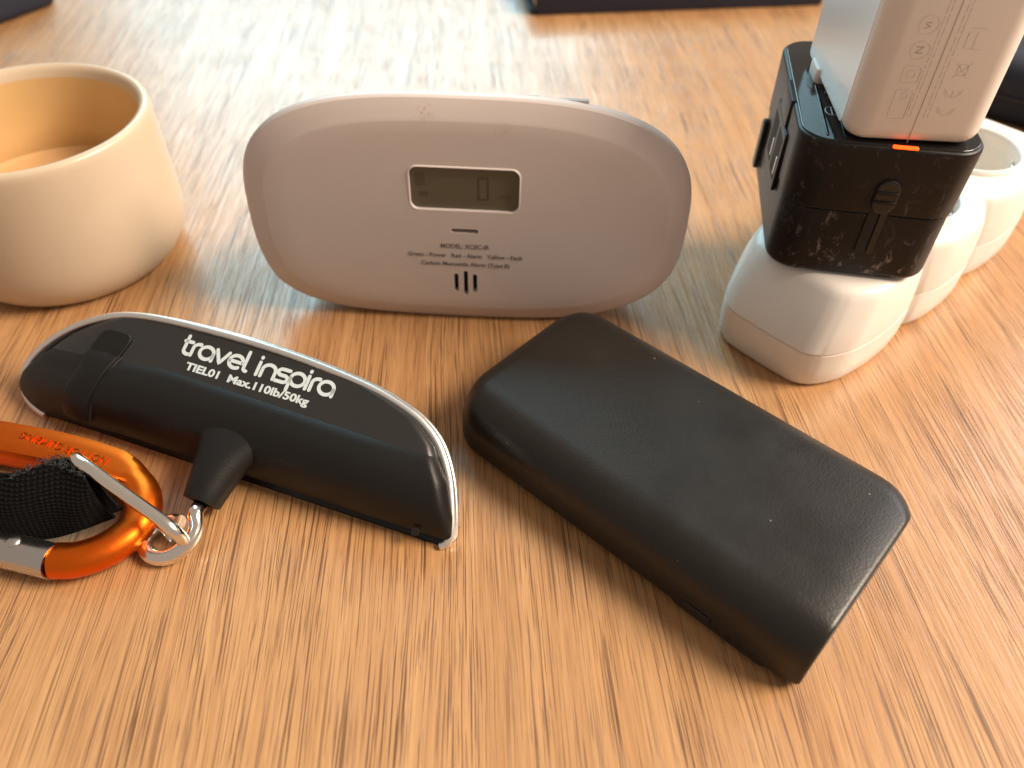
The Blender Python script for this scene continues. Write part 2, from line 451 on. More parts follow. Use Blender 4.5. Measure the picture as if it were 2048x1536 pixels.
# display recess and slots are cut into the front
boolean(body, [pill(frame(A(0.1, 43.0, 0), au, aup, afn), 28.6, 12.2, 0.6, 6, 2.3),
               pill(frame(A(0, 31.05, 0), au, aup, afn), 7.3, 1.25, -1.5, 6)] +
              [pill(frame(A(x, 14.15, 0), au, aup, afn), 1.2, h, -1.5, 6) for x, h in ((-2.65, 6.2), (0, 8.2), (2.55, 6.2))])
Fb = frame(A(0.1, 43.0, 0), au, aup, afn)
def ring_frame(F, w, h, r, wd, z0, z1, z2):
    a = rr(w, h, r); b = rr(w + wd, h + wd, r + wd / 2); c = rr(w + 2*wd, h + 2*wd, r + wd)
    rings = [[F(x, y, z0) for x, y in a], [F(x, y, z1 - 0.15) for x, y in a], [F(x*1.004, y*1.008, z1) for x, y in a],
             [F(x, y, z1 + 0.03) for x, y in b], [F(x, y, z2) for x, y in c]]
    return loft(rings, False, False)
part('display_bezel', ring_frame(Fb, 28.2, 11.8, 2.1, 0.55, 0.6, 2.14, 1.85), 'bezel', al)
lcd = part('display', pill(Fb, 28.4, 12.0, 0.62, 1.15, 2.2), 'lcd', al, label='olive grey display reading zero')
def box(F, x0, x1, y0, y1, z0, z1):
    return loft([[F(x0, y0, z), F(x1, y0, z), F(x1, y1, z), F(x0, y1, z)] for z in (z0, z1)])
dg = cat(box(Fb, 3.45, 6.2, 2.75, 3.3, 1.15, 1.19), box(Fb, 3.3, 6.0, -3.2, -2.65, 1.15, 1.19),
         *[box(Fb, x, x + 0.55, y, y + 2.7, 1.15, 1.19) for x in (3.3, 5.75) for y in (-2.75, 0.1)])
part('digit', dg, 'seg', lcd)
part('unit_mark', text_geo('ppm', frame(Fb(10.3, -1.7, 1.15), au, aup, afn), 1.9, z=0.0), 'seg_faint', lcd)
part('display_mark', cat(box(Fb, -12.8, -10.2, 0.3, 4.0, 1.15, 1.18), box(Fb, -12, -9.6, -2.6, -1.2, 1.15, 1.18)), 'seg_faint', lcd)
def A_front(x, y):
    # height of the domed front at this spot
    q = max(abs(x) / 53.4, abs(y - 33) / 27.8); return 1.28 + 0.9 * (1 - q * q) + 0.03
for s, y, sz in (('MODEL: XC0C-IR', 26.2, 1.95), ('Green - Power   Red - Alarm   Yellow - Fault', 23.25, 1.80), ('Carbon Monoxide Alarm (Type B)', 20.5, 1.80)):
    wd = {26.2: 13.2, 23.25: 31.4, 20.5: 24.4}[y]
    geo = text_geo(s, frame(V(0,0,0), X, Y, Z), sz, bold=0.03)
    xs = [v[0] for v in geo[0]]; k = wd / (max(xs) - min(xs)); mid = (max(xs) + min(xs)) / 2
    geo = ([A((v[0] - mid) * k, y + v[1], A_front(0, y) + v[2] * 0.5 - 0.02 * 0 + 0.02) for v in geo[0]], geo[1])
    part('lettering', geo, 'grey_print', al)
for x, h in ((-2.65, 6.2), (0, 8.2), (2.55, 6.2)):
    part('sounder_slot', pill(frame(A(x, 14.15, 0), au, aup, afn), 1.15, h - 0.05, -1.45, -0.2), 'hole', al)
part('indicator_slot', pill(frame(A(0, 31.05, 0), au, aup, afn), 7.25, 1.2, -1.45, -0.4), 'hole', al)
for x0, x1 in ((14.6, 18.5), (23.3, 30.5)):
    part('side_button', rbox(frame(A((x0+x1)/2, 64.75 - 0.018 * (x0+x1-30), -4.6), au, -afn, aup), x1 - x0, 1.7, 0, 0.9, 0.6, 0.25, 0.05, 2, 3), 'button', al)

# ================================================================== POWER BANK
ba = -41.58; bu, bw = yaw(ba); bA = V(56.6, 67.6, 0)
pb = thing('power_bank', 'matt black power bank with grained surface lying in front of the alarm', 'power bank', bA)
PL, PW, PT = 97.6, 52.6, 17.4
def bank_ring(l, m=10):
    # cross-section at distance l from the flat near end
    e = PL - l; ins = 0.0; drop = 0.0; lift = 0.0
    RP, RD = 10.5, 6.5
    if e < RP: ins = RP - math.sqrt(max(0, RP**2 - (RP - e)**2))
    if e < RD: drop = RD - math.sqrt(max(0, RD**2 - (RD - e)**2)); lift = (4 - math.sqrt(max(0, 16 - (4 - e)**2))) if e < 4 else 0
    # the near end rounds in a little before the flat cut
    e2 = l + 3.6
    cut_r = cut_l = 0.0
    if e2 < 13: k_ = 13 - math.sqrt(169 - (13 - e2)**2); cut_l, cut_r = 0.3 * k_, 1.45 * k_
    if e2 < 11: drop = 0.22 * (11 - math.sqrt(121 - (11 - e2)**2))
    edge = 0.0
    if l < 0.5: edge = 0.3 * (1 - l / 0.5)
    w = PW - 2 * ins - 2 * edge; z0, z1 = 1.1 + lift + edge, PT - drop - edge
    pts = []
    rt, rb = min(9.0, w / 2.05, (z1 - z0) * 0.60), min(2.2, w / 2.2, (z1 - z0) * 0.25)
    for cx, cz, r, a0 in ((w/2 - rt, z1 - rt, rt, 0), (-w/2 + rt, z1 - rt, rt, 90), (-w/2 + rb, z0 + rb, rb, 180), (w/2 - rb, z0 + rb, rb, 270)):
        for k in range(m + 1):
            a = R(a0 + 90 * k / m); x = cx + r * math.cos(a); z = cz + r * math.sin(a)
            pts.append((x, z))
    # crown the top a little by splitting the straight top run
    out = []
    for x, z in pts:
        x = x + cut_l * (0.5 - x / w) - cut_r * (0.5 + x / w)
        out.append(bA + bw * (PW / 2 + x) - bu * l + Z * z)
    return out
ls = [0, 0.2, 0.5, 1.0, 1.8, 2.8, 4, 5.4, 7, 9.4, 14, 20, 32, 44, 56, 68, 78] + [PL - 10.5 * math.cos(R(90 * k / 16)) for k in range(0, 16)]
ls = [l if l < PL - 13.001 else l for l in ls] 
ls = sorted(set(round(l, 3) for l in ls)) + [PL - 0.12, PL - 0.01]
case = part('case', loft([bank_ring(l) for l in ls]), 'bank', pb, 40)
part('rubber_foot', pill(frame(bA + bw * PW / 2 - bu * PL / 2, -bu, bw, Z), 60, 28, 0, 1.3, 4), 'usb', pb)
Fs = frame(bA, -bu, Z, -bw)                 # long side facing the camera: x from the near end, y height
part('side_panel', pill(frame(Fs(18, 4.0), -bu, Z, -bw), 23, 4.4, -0.5, 0.06, 2.0, 6, 0.05), 'usb', pb)
part('power_button', pill(frame(Fs(23.2, 4.0), -bu, Z, -bw), 7.0, 2.2, -0.3, 0.42, None, 6, 0.25), 'bank', pb)
for x in (10.0, 12.7, 15.3, 18.0):
    part('charge_light', pill(frame(Fs(x, 3.4), -bu, Z, -bw), 0.8, 0.8, -0.3, 0.12), 'hole', pb)

# ================================================================== LUGGAGE SCALE
sL = V(-120.2, 136.3, 0); su = V(.94393, -.33015, 0); sup_ = V(.23345, .66746, .70711); sn = V(-.23345, -.66746, .70711)
S = frame(sL, su, sup_, sn)
ls_ = thing('luggage_scale', 'black hand luggage scale with silver rim and white lettering lying on the table', 'luggage scale', S(52, 6))
tmin = ([0, 1.2, 2.8, 4.3, 6.6, 9.5, 12.8, 19, 24.5, 28.2, 30.5, 32.0, 32.7, 33.0], [0.5, -3.4, -6.2, -7.8, -9.1, -9.4, -8.5, -3.9, 2.5, 9.2, 14.7, 22.3, 32, 44])
tmax = ([0, 1.0, 5.8, 15.4, 22.8, 27, 30.2, 31.8, 32.6, 33.0], [113.2, 113.5, 112.6, 109.4, 104.8, 98.7, 87.7, 75, 65, 54])
smin = lambda t_: float(np.interp(t_, *tmin)); smax = lambda t_: float(np.interp(t_, *tmax))
_prof_t = [0, 1.2, 3, 6, 9, 12, 15, 18, 19.8, 21.2]; _prof_n = [2.6, 3.8, 5.2, 6.8, 7.7, 7.9, 7.6, 6.5, 5.6, 4.5]
def body_n(s, t_):
    if t_ > 21.2: n = 0.35 + (33 - t_) * 0.352; k0 = k1 = 2.0 + 5 * max(0.0, (24 - t_) / 2.8)
    else: n = float(np.interp(t_, _prof_t, _prof_n)); k0, k1 = 14.0 - 7 * max(0, (t_ - 14) / 7.2), 7.0
    d0, d1 = s - smin(t_), smax(t_) - s
    kl = 2.0 + 20 * min(1.0, max(0.0, (30 - t_) / 14))
    if d0 < kl: n *= (max(0.0, d0) / kl) ** 0.8 * 0.97 + 0.03
    n *= 1 - 0.45 * max(0.0, (s - 88) / 26.0) ** 1.5
    if d1 < 2.2: n *= math.sqrt(max(0.0, 1 - (1 - d1 / 2.2)**2)) * 0.97 + 0.03
    return n
def surf(ts, ns, off=0.0, s_of=None):
    rows = []
    for t_ in ts:
        a, b = (smin(t_), smax(t_)) if s_of is None else s_of(t_)
        w = [0.5 - 0.5 * math.cos(math.pi * k / (ns - 1)) if s_of is None else k / (ns - 1) for k in range(ns)]
        row = []
        for k in w:
            s = a + (b - a) * k
            bow = 2.5 * min(1, max(0, s / 25)) ** 0.7 * max(0.0, 1 - t_ / 21.2) if s_of is None else 0
            if s_of is None:
                wt = t_ / 21.2 if t_ <= 21.2 else max(0.0, (33 - t_) / 11.8)
                dt = (-0.022 * max(0.0, s - 42) - 0.10 * max(0.0, 34 - s)) * wt
                row.append(S(s, t_ + bow + dt, body_n(s, t_) - 0.352 * dt + off))
            else: row.append(S(s, t_, body_n(s, t_) + off))
        rows.append(row)
    return loft(rows, False, False, False)
tg = [0, 0.5, 1.2, 2, 3, 4.5, 6, 7.5, 9, 10.5, 12, 13.5, 15, 16.5, 18, 19, 19.9, 20.6, 21.2]
# smooth the grip profile
_pp = spline([V(t_, n) for t_, n in zip(_prof_t, _prof_n)], 6); _prof_t = [p[0] for p in _pp]; _prof_n = [p[1] for p in _pp]
gv, gf = surf(tg, 90)
under = [p - sn * 6 + sup_ * 1.5 for p in gv[:90]]
under = [p if p[2] > 0.15 else p + Z * (0.15 - p[2]) for p in under]
ug = loft([under, gv[:90]], False, False, False)
part('grip', cat((gv, gf), ug), 'grip', ls_, 40)
part('rear_face', surf([21.21, 23, 25, 27, 29, 30.5, 31.5, 32.3, 32.8], 90), 'face', ls_, 60)
outline = [S(smin(t_), t_) for t_ in np.r_[np.linspace(0, 30, 40), np.linspace(30.5, 33, 14)]] + \
          [S(smax(t_), t_) for t_ in np.r_[np.linspace(0, 30, 40), np.linspace(30.5, 33, 14)][::-1]]
outline = outline[::1]
def resample(P, n, closed=True):
    P = np.array(P + ([P[0]] if closed else [])); d = np.r_[0, np.cumsum(np.linalg.norm(np.diff(P, axis=0), axis=1))]
    q = np.linspace(0, d[-1], n + 1)[:-1] if closed else np.linspace(0, d[-1], n)
    return [np.array([np.interp(x, d, P[:, k]) for k in range(3)]) for x in q]
def smooth(P, it=3):
    P = np.array(P)
    for _ in range(it): P = (np.roll(P, 1, 0) + 2 * P + np.roll(P, -1, 0)) / 4
    return list(P)
oc = smooth(resample(outline, 260), 14)
rim_path = [p for p in oc]
_k = min(range(len(oc)), key=lambda i: np.linalg.norm(oc[i] - S(57, 0)))
rim_path = [oc[(_k + j) % len(oc)] for j in range(len(oc))]
rim_path = [p for p in rim_path if (p - sL) @ sup_ > 0.35]
part('silver_rim', tube(rim_path, 0.95, 10, False, flat=lambda i, r: (1.15, 0.95, 2.6), up=sn), 'silver', ls_, 60)
cen = S(54, 14)
oc2 = [p + (p - cen) / np.linalg.norm(p - cen) * 0.25 - sn * 1.9 for p in oc]
oc2 = [p - sn * 1.9 + (p - cen) / np.linalg.norm(p - cen) * 0.25 for p in rim_path]
oc2 = [p if p[2] > 0.8 else p + Z * (0.8 - p[2]) for p in oc2]
part('shell_edge', tube(oc2, 0.75, 8, False, flat=lambda i, r: (0.75, 0.8, 2.2), up=sn), 'silver', ls_, 60)
# front shell, turned away from the camera and resting on the table
def shell_ring(q, dn):
    out = []
    for p in oc:
        d = p - cen; a, b = d @ su, d @ sup_
        t_ = 14 + b * q; out.append(S(54 + a * q, max(t_, 0.4), -min(dn, max(0.3, t_ - 0.6))))
    return out
part('front_shell', loft([shell_ring(1.0, 0.3), shell_ring(0.985, 4), shell_ring(0.95, 8), shell_ring(0.88, 11), shell_ring(0.7, 12.5), shell_ring(0.02, 13)], True, True), 'grip', ls_)
# battery cover strip
def cover_s(t_):
    k = np.interp(t_, [3, 26.6], [0.0, 1.0])
    a, b = 9.5 + 4.5 * k, 17.6 + 5.2 * k
    r = 1.6
    for e in (26.6 - t_, t_ - 3):
        if e < r: dd = r - math.sqrt(max(0, r*r - (r - e)**2)); a += dd; b -= dd
    return a, b
ct = [3, 3.2, 3.8, 4.6, 6, 8, 10, 12, 14, 16, 18, 19.5, 20.6, 21.2, 21.22, 22.4, 24, 25, 25.8, 26.3, 26.6]
def cover(off, grow):
    rows = []
    for t_ in ct:
        a, b = cover_s(t_); a -= grow; b += grow
        base = lambda s: max(body_n(s, t_), 0)
        rows.append([S(a, t_, base(a) - 0.6), S(a + 0.02, t_, base(a) + off - 0.2), S(a + 0.3, t_, base(a + 0.3) + off)] +
                    [S(a + (b - a) * k, t_, base(a + (b - a) * k) + off) for k in (0.2, 0.4, 0.6, 0.8)] +
                    [S(b - 0.3, t_, base(b - 0.3) + off), S(b - 0.02, t_, base(b) + off - 0.2), S(b, t_, base(b) - 0.6)])
    return loft(rows, False, False, False)
part('battery_cover', cover(0.62, 0), 'grip', ls_, 30)
part('cover_groove', cover(0.08, 0.7), 'hole', ls_, 30)
# screw holes
for s, t_ in ((105.5, 2.6), (2.0, 5.0)):
    part('screw_hole', pill(frame(S(s, t_, body_n(s, t_) + 0.02), su, sup_, sn), 1.9, 1.9, -0.6, 0.0), 'hole', ls_)
# stem
st_dir = V(*(-(V(-su[1], su[0], 0)) * math.cos(R(22)) - Z * math.sin(R(22))))
st0 = S(57.0, 9.8, 5.0); sy = np.cross(st_dir, su)
def cone_ring(l, r, sq=1.0, n=28):
    sh = sn * 0
    return [st0 + sh + st_dir * l + su * (r * math.cos(2*math.pi*k/n)) + sy * (r * sq * math.sin(2*math.pi*k/n)) for k in range(n)]
SL = 15.6
part('stem', loft([cone_ring(-7.5, 10.8, .2), cone_ring(-5, 10.5, .3), cone_ring(-2.5, 9.9, .38), cone_ring(0, 9.0, .46), cone_ring(2, 7.9, .56), cone_ring(5, 6.6, .72), cone_ring(8.5, 5.6, .87), cone_ring(12, 4.9, .96), cone_ring(SL - 0.6, 4.45),
                   cone_ring(SL - 0.1, 4.3), cone_ring(SL, 4.0), cone_ring(SL, 2.6), cone_ring(SL - 0.3, 2.35), cone_ring(SL - 4, 2.3)], True, True), 'grip', ls_, 40)
tip = st0 + st_dir * SL
# eye hook of thick wire
eo = V(-1.3, 0.4, 0)
eye = spline([tip - st_dir * 3.5, tip + st_dir * 0.5] + [p + eo for p in (V(-68.4, 102.6, 6.4), V(-67.9, 99.5, 4.6), V(-69.2, 96.3, 3.4), V(-72.5, 93.8, 2.4), V(-76.4, 94.0, 1.8),
              V(-79.2, 96.6, 1.7), V(-79.3, 99.8, 2.0), V(-77.0, 102.1, 2.6), V(-74.0, 102.3, 3.5), V(-72.2, 101.4, 4.2))], 8)
part('eye_hook', tube(eye, 1.75, 14), 'steel', ls_, 50)
# lettering on the rear face: a rounded single-stroke hand
def P3(x, y): return S(x, y, body_n(x, y))
def arc(cx, cy, rx, ry, a0, a1, n=14):
    return [(cx + rx * math.cos(R(a0 + (a1 - a0) * k / n)), cy + ry * math.sin(R(a0 + (a1 - a0) * k / n))) for k in range(n + 1)]
GL = {
 't': (0.62, [[(0.12, 1.42), (0.12, 0.30)] + arc(0.42, 0.30, 0.30, 0.30, 180, 290), [(0.0, 1.0), (0.52, 1.0)]]),
 'r': (0.52, [[(0.06, 0.0), (0.06, 0.62)] + arc(0.42, 0.62, 0.36, 0.38, 180, 80)]),
 'a': (1.06, [arc(0.5, 0.5, 0.46, 0.50, 0, 360, 28), [(0.96, 0.5), (0.96, 0.0)]]),
 'v': (0.98, [[(0.04, 1.0), (0.46, 0.02), (0.88, 1.0)]]),
 'e': (1.02, [[(0.06, 0.5), (0.92, 0.5)] + arc(0.49, 0.5, 0.45, 0.50, 0, 305, 24)]),
 'l': (0.44, [[(0.08, 1.5), (0.08, 0.22)] + arc(0.30, 0.22, 0.22, 0.22, 180, 270, 6)]),
 'i': (0.30, [[(0.08, 1.0), (0.08, 0.0)], [(0.08, 1.36), (0.08, 1.40)]]),
 'n': (1.02, [[(0.06, 0.0), (0.06, 0.56)] + arc(0.48, 0.56, 0.42, 0.44, 180, 0, 18) + [(0.90, 0.0)]]),
 's': (0.86, [[(0.76, 0.97), (0.30, 0.97)] + arc(0.30, 0.735, 0.25, 0.235, 90, 270, 10) + [(0.52, 0.5)] + arc(0.52, 0.25, 0.25, 0.25, 90, -90, 10) + [(0.04, 0.0)]]),
 'p': (1.06, [arc(0.52, 0.5, 0.46, 0.50, 0, 360, 28), [(0.06, 0.5), (0.06, -0.48)]]),
 ' ': (0.46, []),
}
def ribbon(pts, w, fn, closed=False):
    """flat stroke with round ends following the surface"""
    pts = [np.array(p, float) for p in pts]; dense = []
    for a, b in zip(pts[:-1], pts[1:]):
        k = max(1, int(np.linalg.norm(b - a) / 0.4))
        for i in range(k): dense.append(a + (b - a) * i / k)
    dense.append(pts[-1]); N = len(dense); rows = []
    def dirn(i):
        d = dense[min(i + 1, N - 1)] - dense[max(i - 1, 0)]; return d / (np.linalg.norm(d) + 1e-9)
    ends = [] if closed else [0.97, 0.8, 0.5]
    def row(c, d, hw):
        nrm = np.array([-d[1], d[0]]); a, b = c + nrm * hw, c - nrm * hw
        return [fn(a[0], a[1]) + sn * 0.02, fn(a[0], a[1]) + sn * 0.08, fn(b[0], b[1]) + sn * 0.08, fn(b[0], b[1]) + sn * 0.02]
    d0, d1 = dirn(0), dirn(N - 1)
    for e in ends: rows.append(row(dense[0] - d0 * e * w, d0, w * math.sqrt(1 - e * e)))
    for i in range(N): rows.append(row(dense[i], dirn(i), w))
    for e in ends[::-1]: rows.append(row(dense[-1] + d1 * e * w, d1, w * math.sqrt(1 - e * e)))
    return loft(rows, False, False)
word = 'travel inspira'
total = sum(GL[c][0] for c in word)
x0, x1, base_t, xh = 36.2, 77.8, 26.15, 3.0
sxk = (x1 - x0) / total; cx = x0
for ch in word:
    adv, strokes = GL[ch]
    if strokes:
        fn = P3
        geo = cat(*[ribbon([(cx + px * sxk, base_t + py * xh) for px, py in stroke], 0.42, fn, len(stroke) > 25 and ch in 'ap') for stroke in strokes])
        part('letter', geo, 'print', ls_)
    cx += adv * sxk
geo = text_geo('TIEL01  Max.110lb/50kg', frame(V(0, 0, 0), X, Y, Z), 2.5, 'LEFT', 0.085)
xs = [v[0] for v in geo[0]]; k = 33.6 / (max(xs) - min(xs)); off = min(xs)
part('lettering', ([P3(39.2 + (v[0] - off) * k, 23.45 + v[1]) + sn * (v[2] * 0.6 + 0.02) for v in geo[0]], geo[1]), 'print', ls_)

# ================================================================== WIRE RING between scale and strap
wr = spline([V(-70.2, 96.6, 3.6), V(-69.9, 96.0, 6.6), V(-71.3, 96.4, 9.3), V(-74.5, 98.0, 11.2), V(-80.8, 101.0, 14.3), V(-88.4, 104.6, 18.2), V(-91.2, 106.0, 19.2), V(-92.8, 107.6, 18.2),
             V(-94.0, 110.0, 14.0), V(-95.0, 112.2, 9.5), V(-94.0, 112.2, 7.0), V(-90.5, 110.2, 6.4), V(-84, 106.4, 5.2), V(-77.4, 102.0, 3.6), V(-73.2, 98.6, 1.75)], 8)
ring_o = part('wire_ring', tube([p + V(-0.9, 0.3, 0.2) for p in wr], 1.45, 14), 'steel', None, 50)
ring_o['label'] = 'bent steel wire ring linking the scale\'s eye hook to the black strap'; ring_o['category'] = 'wire ring'

# ================================================================== CARABINER
cb = thing('carabiner', 'orange anodised carabiner with silver gate beside the luggage scale', 'carabiner', (-110, 107, 0))
cpts = [V(-150, 126.6, 4.6), V(-136, 124.9, 4.8), V(-123.3, 123.0, 5.0), V(-107.7, 119.9, 5.0), V(-97, 116.8, 5.0), V(-89.4, 113.6, 5.0), V(-84.6, 109.6, 4.8), V(-82.4, 104.4, 4.6),
        V(-83.2, 99.0, 4.4), V(-86.8, 94.6, 4.3), V(-92.0, 91.9, 4.2), V(-97.2, 91.3, 4.2)]
cp = spline(cpts, 10); nA = len(cp)
def c_flat(i, r):
    f = i / 10
    k = 1.0 if f < 4.6 else max(0.0, 1 - (f - 4.6) / 0.9)
    return 3.6 + 0.0 * k, 4.05 + 0.55 * k, 2.0 + 4.0 * k
part('frame', tube(cp, 4, 24, flat=c_flat, up=Z), 'orange', cb, 40)
left = spline([V(-150, 126.6, 4.6), V(-160, 126.2, 4.6), V(-166, 121.0, 4.5), V(-167, 113.5, 4.4), V(-162, 107.0, 4.3), V(-154, 104.0, 4.3), V(-149, 102.6, 4.3)], 8)
part('nose', tube(left, 4, 20, up=Z), 'orange', cb, 40)
# hinge block and gate
hd = V(-1, 0.055, 0); hd /= np.linalg.norm(hd); hn = V(-hd[1], hd[0], 0)
h0 = V(-97.2, 91.3, 4.2)
part('hinge_block', rbox(frame(h0 + hd * 2.0 - Z * 0, hd, hn, Z), 8.0, 4.4, -3.4, 2.6, 1.2, 0.6, 0.6), 'orange', cb)
gd = V(-149, 102.6, 4.3) - (h0 + hd * 1.0); gl = np.linalg.norm(gd); gd /= gl; gn = np.cross(Z, gd)
def gate_ring(l, r, lo=-52, hi=232, n=20):
    return [h0 + hd * 1.0 + gd * l + gn * (r * math.cos(R(lo + (hi - lo) * k / n))) + Z * (r * math.sin(R(lo + (hi - lo) * k / n))) for k in range(n + 1)]
def gate_strip(l):
    o = gate_ring(l, 3.9); i = gate_ring(l, 3.3)[::-1]; return o + i
part('gate', loft([gate_strip(l) for l in (-1.2 + 0.0, 2, 8, 20, 32, gl - 1)]), 'gate', cb, 40)
part('rivet', lathe(h0 + hd * 1 + gd * 7.5 + Z * 3.5 - gn * 0.6, [(1.6, 0), (1.6, 0.45), (1.2, 0.8), (0.5, 0.95), (0.02, 1.0)], 18), 'gate', cb)
td = V(-107.7, 119.9, 0) - V(-92, 114.9, 0); td /= np.linalg.norm(td)
tgeo = text_geo('NOT FOR CLIMBING', frame(V(-93.0, 115.2, 8.66), td, np.cross(Z, td), Z), 2.8, 'LEFT', 0.0, 0.10, 0.96, 0.0)
part('lettering', tgeo, 'orange_dark', cb)

# ================================================================== WEBBING STRAP
sp = thing('webbing_strap', 'black woven strap end threaded through the wire ring and orange carabiner', 'strap', (-105, 100, 0))
topc = spline([V(-128, 103.0, 14.0), V(-117, 103.5, 16.5), V(-106.8, 101.6, 18.6), V(-98.5, 104.8, 19.8), V(-93.5, 104.6, 19.6), V(-90.0, 103.0, 18.6)], 8)
botc = spline([V(-130, 97.0, 2.0), V(-120, 96.6, 2.2), V(-110.8, 95.9, 3.2), V(-100, 96.2, 4.8), V(-93, 97.8, 6.4), V(-87.6, 101.4, 5.6)], 8)
def sheet(A_, B_, thick, bulge, nv=14):
    rows = []
    n = len(A_)
    front, back = [], []
    for j in range(nv + 1):
        k = j / nv
        fr, bk = [], []
        for i in range(n):
            p = A_[i] * (1 - k) + B_[i] * k
            d = V(0.25, -0.75, 0.6); d /= np.linalg.norm(d)
            o = bulge * math.sin(math.pi * k) + 0.5 * math.sin(i * 0.35 + 3 * k)
            fr.append(p + d * o); bk.append(p + d * (o - thick))
        front.append(fr); back.append(bk)
    rows = [list(r) for r in front] + [list(r) for r in back[::-1]]
    vs, fs = loft(rows + [rows[0]], False, False, False)
    nrow = len(rows)
    # close the two ends
    for col_ in (0, n - 1):
        for j in range(nv):
            a, b = j * n + col_, (j + 1) * n + col_; c, d = (nrow - 1 - j - 1) * n + col_, (nrow - 1 - j) * n + col_
            fs.append((a, b, c, d))
    return vs, fs
part('webbing', sheet(topc, botc, 1.7, 2.2), 'web', sp, 50)
inner_top = [p + V(0.6, 2.2, -0.9) for p in topc]; inner_bot = [p + V(0.6, 2.4, -0.3) for p in botc]
part('webbing_fold', sheet(inner_top, inner_bot, 1.6, 1.4), 'web', sp, 50)
hairs = []
for k in range(260):
    i = int(rng.integers(18, len(topc) - 1)); p = topc[i] + V(rng.uniform(-.6, .6), rng.uniform(-.5, 2.4), rng.uniform(-.5, .3))
    d = V(rng.normal(0, 1), rng.normal(0.1, .8), abs(rng.normal(0.35, .5))); d /= np.linalg.norm(d)
    L_ = rng.uniform(0.5, 1.3); b_ = V(*rng.normal(0, .6, 3))
    hairs.append(tube([p, p + d * L_ * .5 + b_ * .25, p + d * L_ + b_ * .5 - Z * .3], [0.10, 0.09, 0.05], 4))
fr = part('frayed_threads', cat(*hairs), 'fray', sp); fr['kind'] = 'stuff'

# ================================================================== CANDLE CUP
cc = V(-140.34, 208.55, 0)
cu_ = thing('candle_cup', 'cream ceramic candle cup with burnt wick at the left edge of the picture', 'candle cup', cc)
outer = [(0.1, 0.6), (24, 0.6), (27.6, 0.0), (29.2, 0.2), (30.6, 1.1), (32.4, 3.0), (33.9, 5.6), (34.9, 8.6), (35.35, 12), (35.45, 16), (35.35, 22), (35.1, 30), (34.9, 38), (34.75, 43.0),
         (34.6, 44.6), (34.2, 45.4), (33.5, 45.75), (32.7, 45.7), (31.9, 45.2), (31.3, 44.2), (30.9, 42.4)]
part('wall', lathe(cc, outer, 96, True, False), 'cup', cu_, 40)
part('inner_wall', lathe(cc, [(30.9, 42.4), (30.6, 39), (30.8, 30), (31.0, 22), (30.9, 18), (29.0, 16.0)], 96, False, False), 'inner_bounce', cu_, 40)
part('wax', lathe(cc, [(30.9, 19.2), (30.0, 18.6), (28.6, 18.2), (20, 17.8), (8, 17.6), (3, 17.7), (0.05, 17.8)], 72, False, True), 'wax', cu_, 60)
stained(M['wax'], [(tuple((cc + V(x, y, 18)) * U), r) for x, y, r in ((4, 17, 0.0022), (9, 15, 0.0016), (-6, 18, 0.002), (14, 12, 0.0012))], (0.03, 0.02, 0.012))
wkp = cc + V(-1.0, 14.0, 16.8)
part('wick', tube([wkp, wkp + V(0.2, 0, 1.0), wkp + V(0.7, 0, 2.2), wkp + V(1.5, .2, 3)], [.8, .9, 1.0, .5], 8), 'wick', cu_)

# ================================================================== POWER STRIP
sa, spn = yaw(43.3); PC = 71.6
ps = thing('power_strip', 'white power strip with three faceted socket lobes under the travel adapter', 'power strip', sa * 186 + spn * PC)
G = frame(V(0, 0, 0), sa, spn, Z)
H = 28.8
A0, J1, J2, A1 = 160.6, 206.2, 240.9, 297.0
keys_a = [A0, A0 + 0.5, A0 + 1.6, A0 + 3.4, A0 + 6, 172, 181, 190, 200, J1 - 1.6, J1, J1 + 1.6, 214, 223.5, 233, J2 - 1.6, J2, J2 + 1.6, 250, 260, 270, 282, A1 - 1.6, A1]
keys_w = [9.5, 11.6, 13.8, 15.8, 17.6, 20.0, 21.4, 21.7, 20.9, 19.8, 18.9, 20.4, 22.2, 22.7, 22.2, 20.4, 18.9, 20.4, 22.2, 22.6, 22.0, 19.0, 14.0, 12.2]
def strip_outline(z, n_shrink, a0_shrink, a1_shrink, wst_shrink):
    st = list(np.linspace(A0, A0 + 4, 11)) + list(np.linspace(A0 + 4, J1 - 3, 22))[1:] + list(np.linspace(J1 - 3, J1 + 3, 9))[1:] + list(np.linspace(J1 + 3, J2 - 3, 14))[1:] + \
         list(np.linspace(J2 - 3, J2 + 3, 9))[1:] + list(np.linspace(J2 + 3, A1 - 3, 22))[1:] + list(np.linspace(A1 - 3, A1, 5))[1:]
    near, far = [], []
    for a_ in st:
        aa = a_ + a0_shrink * max(0.0, 1 - (a_ - A0) / 26.0) - a1_shrink * max(0.0, 1 - (A1 - a_) / 26.0)
        wst = max(0.0, 1 - min(abs(a_ - J1), abs(a_ - J2)) / 9.0)
        w = float(np.interp(a_, keys_a, keys_w)) - n_shrink - wst_shrink * wst
        near.append(G(aa, PC - w, z)); far.append(G(aa, PC + w, z))
    return near + far[::-1]
def ridge(*a_): return smooth(strip_outline(*a_), 1)
levels = [(0.0, 1.8, 1.6, 1.6, 0), (0.5, 0.9, 0.8, 0.8, 0), (1.8, 0.3, 0.3, 0.3, 0), (6.0, 0.05, 0.0, 0.0, 0), (11.7, 0.0, 0.0, 0.0, 0.6)]
lower = part('base_shell', loft([ridge(*l) for l in levels] + [ridge(11.8, 0.35, 0.35, 0.35, 0.6)]), 'strip', ps, 28)
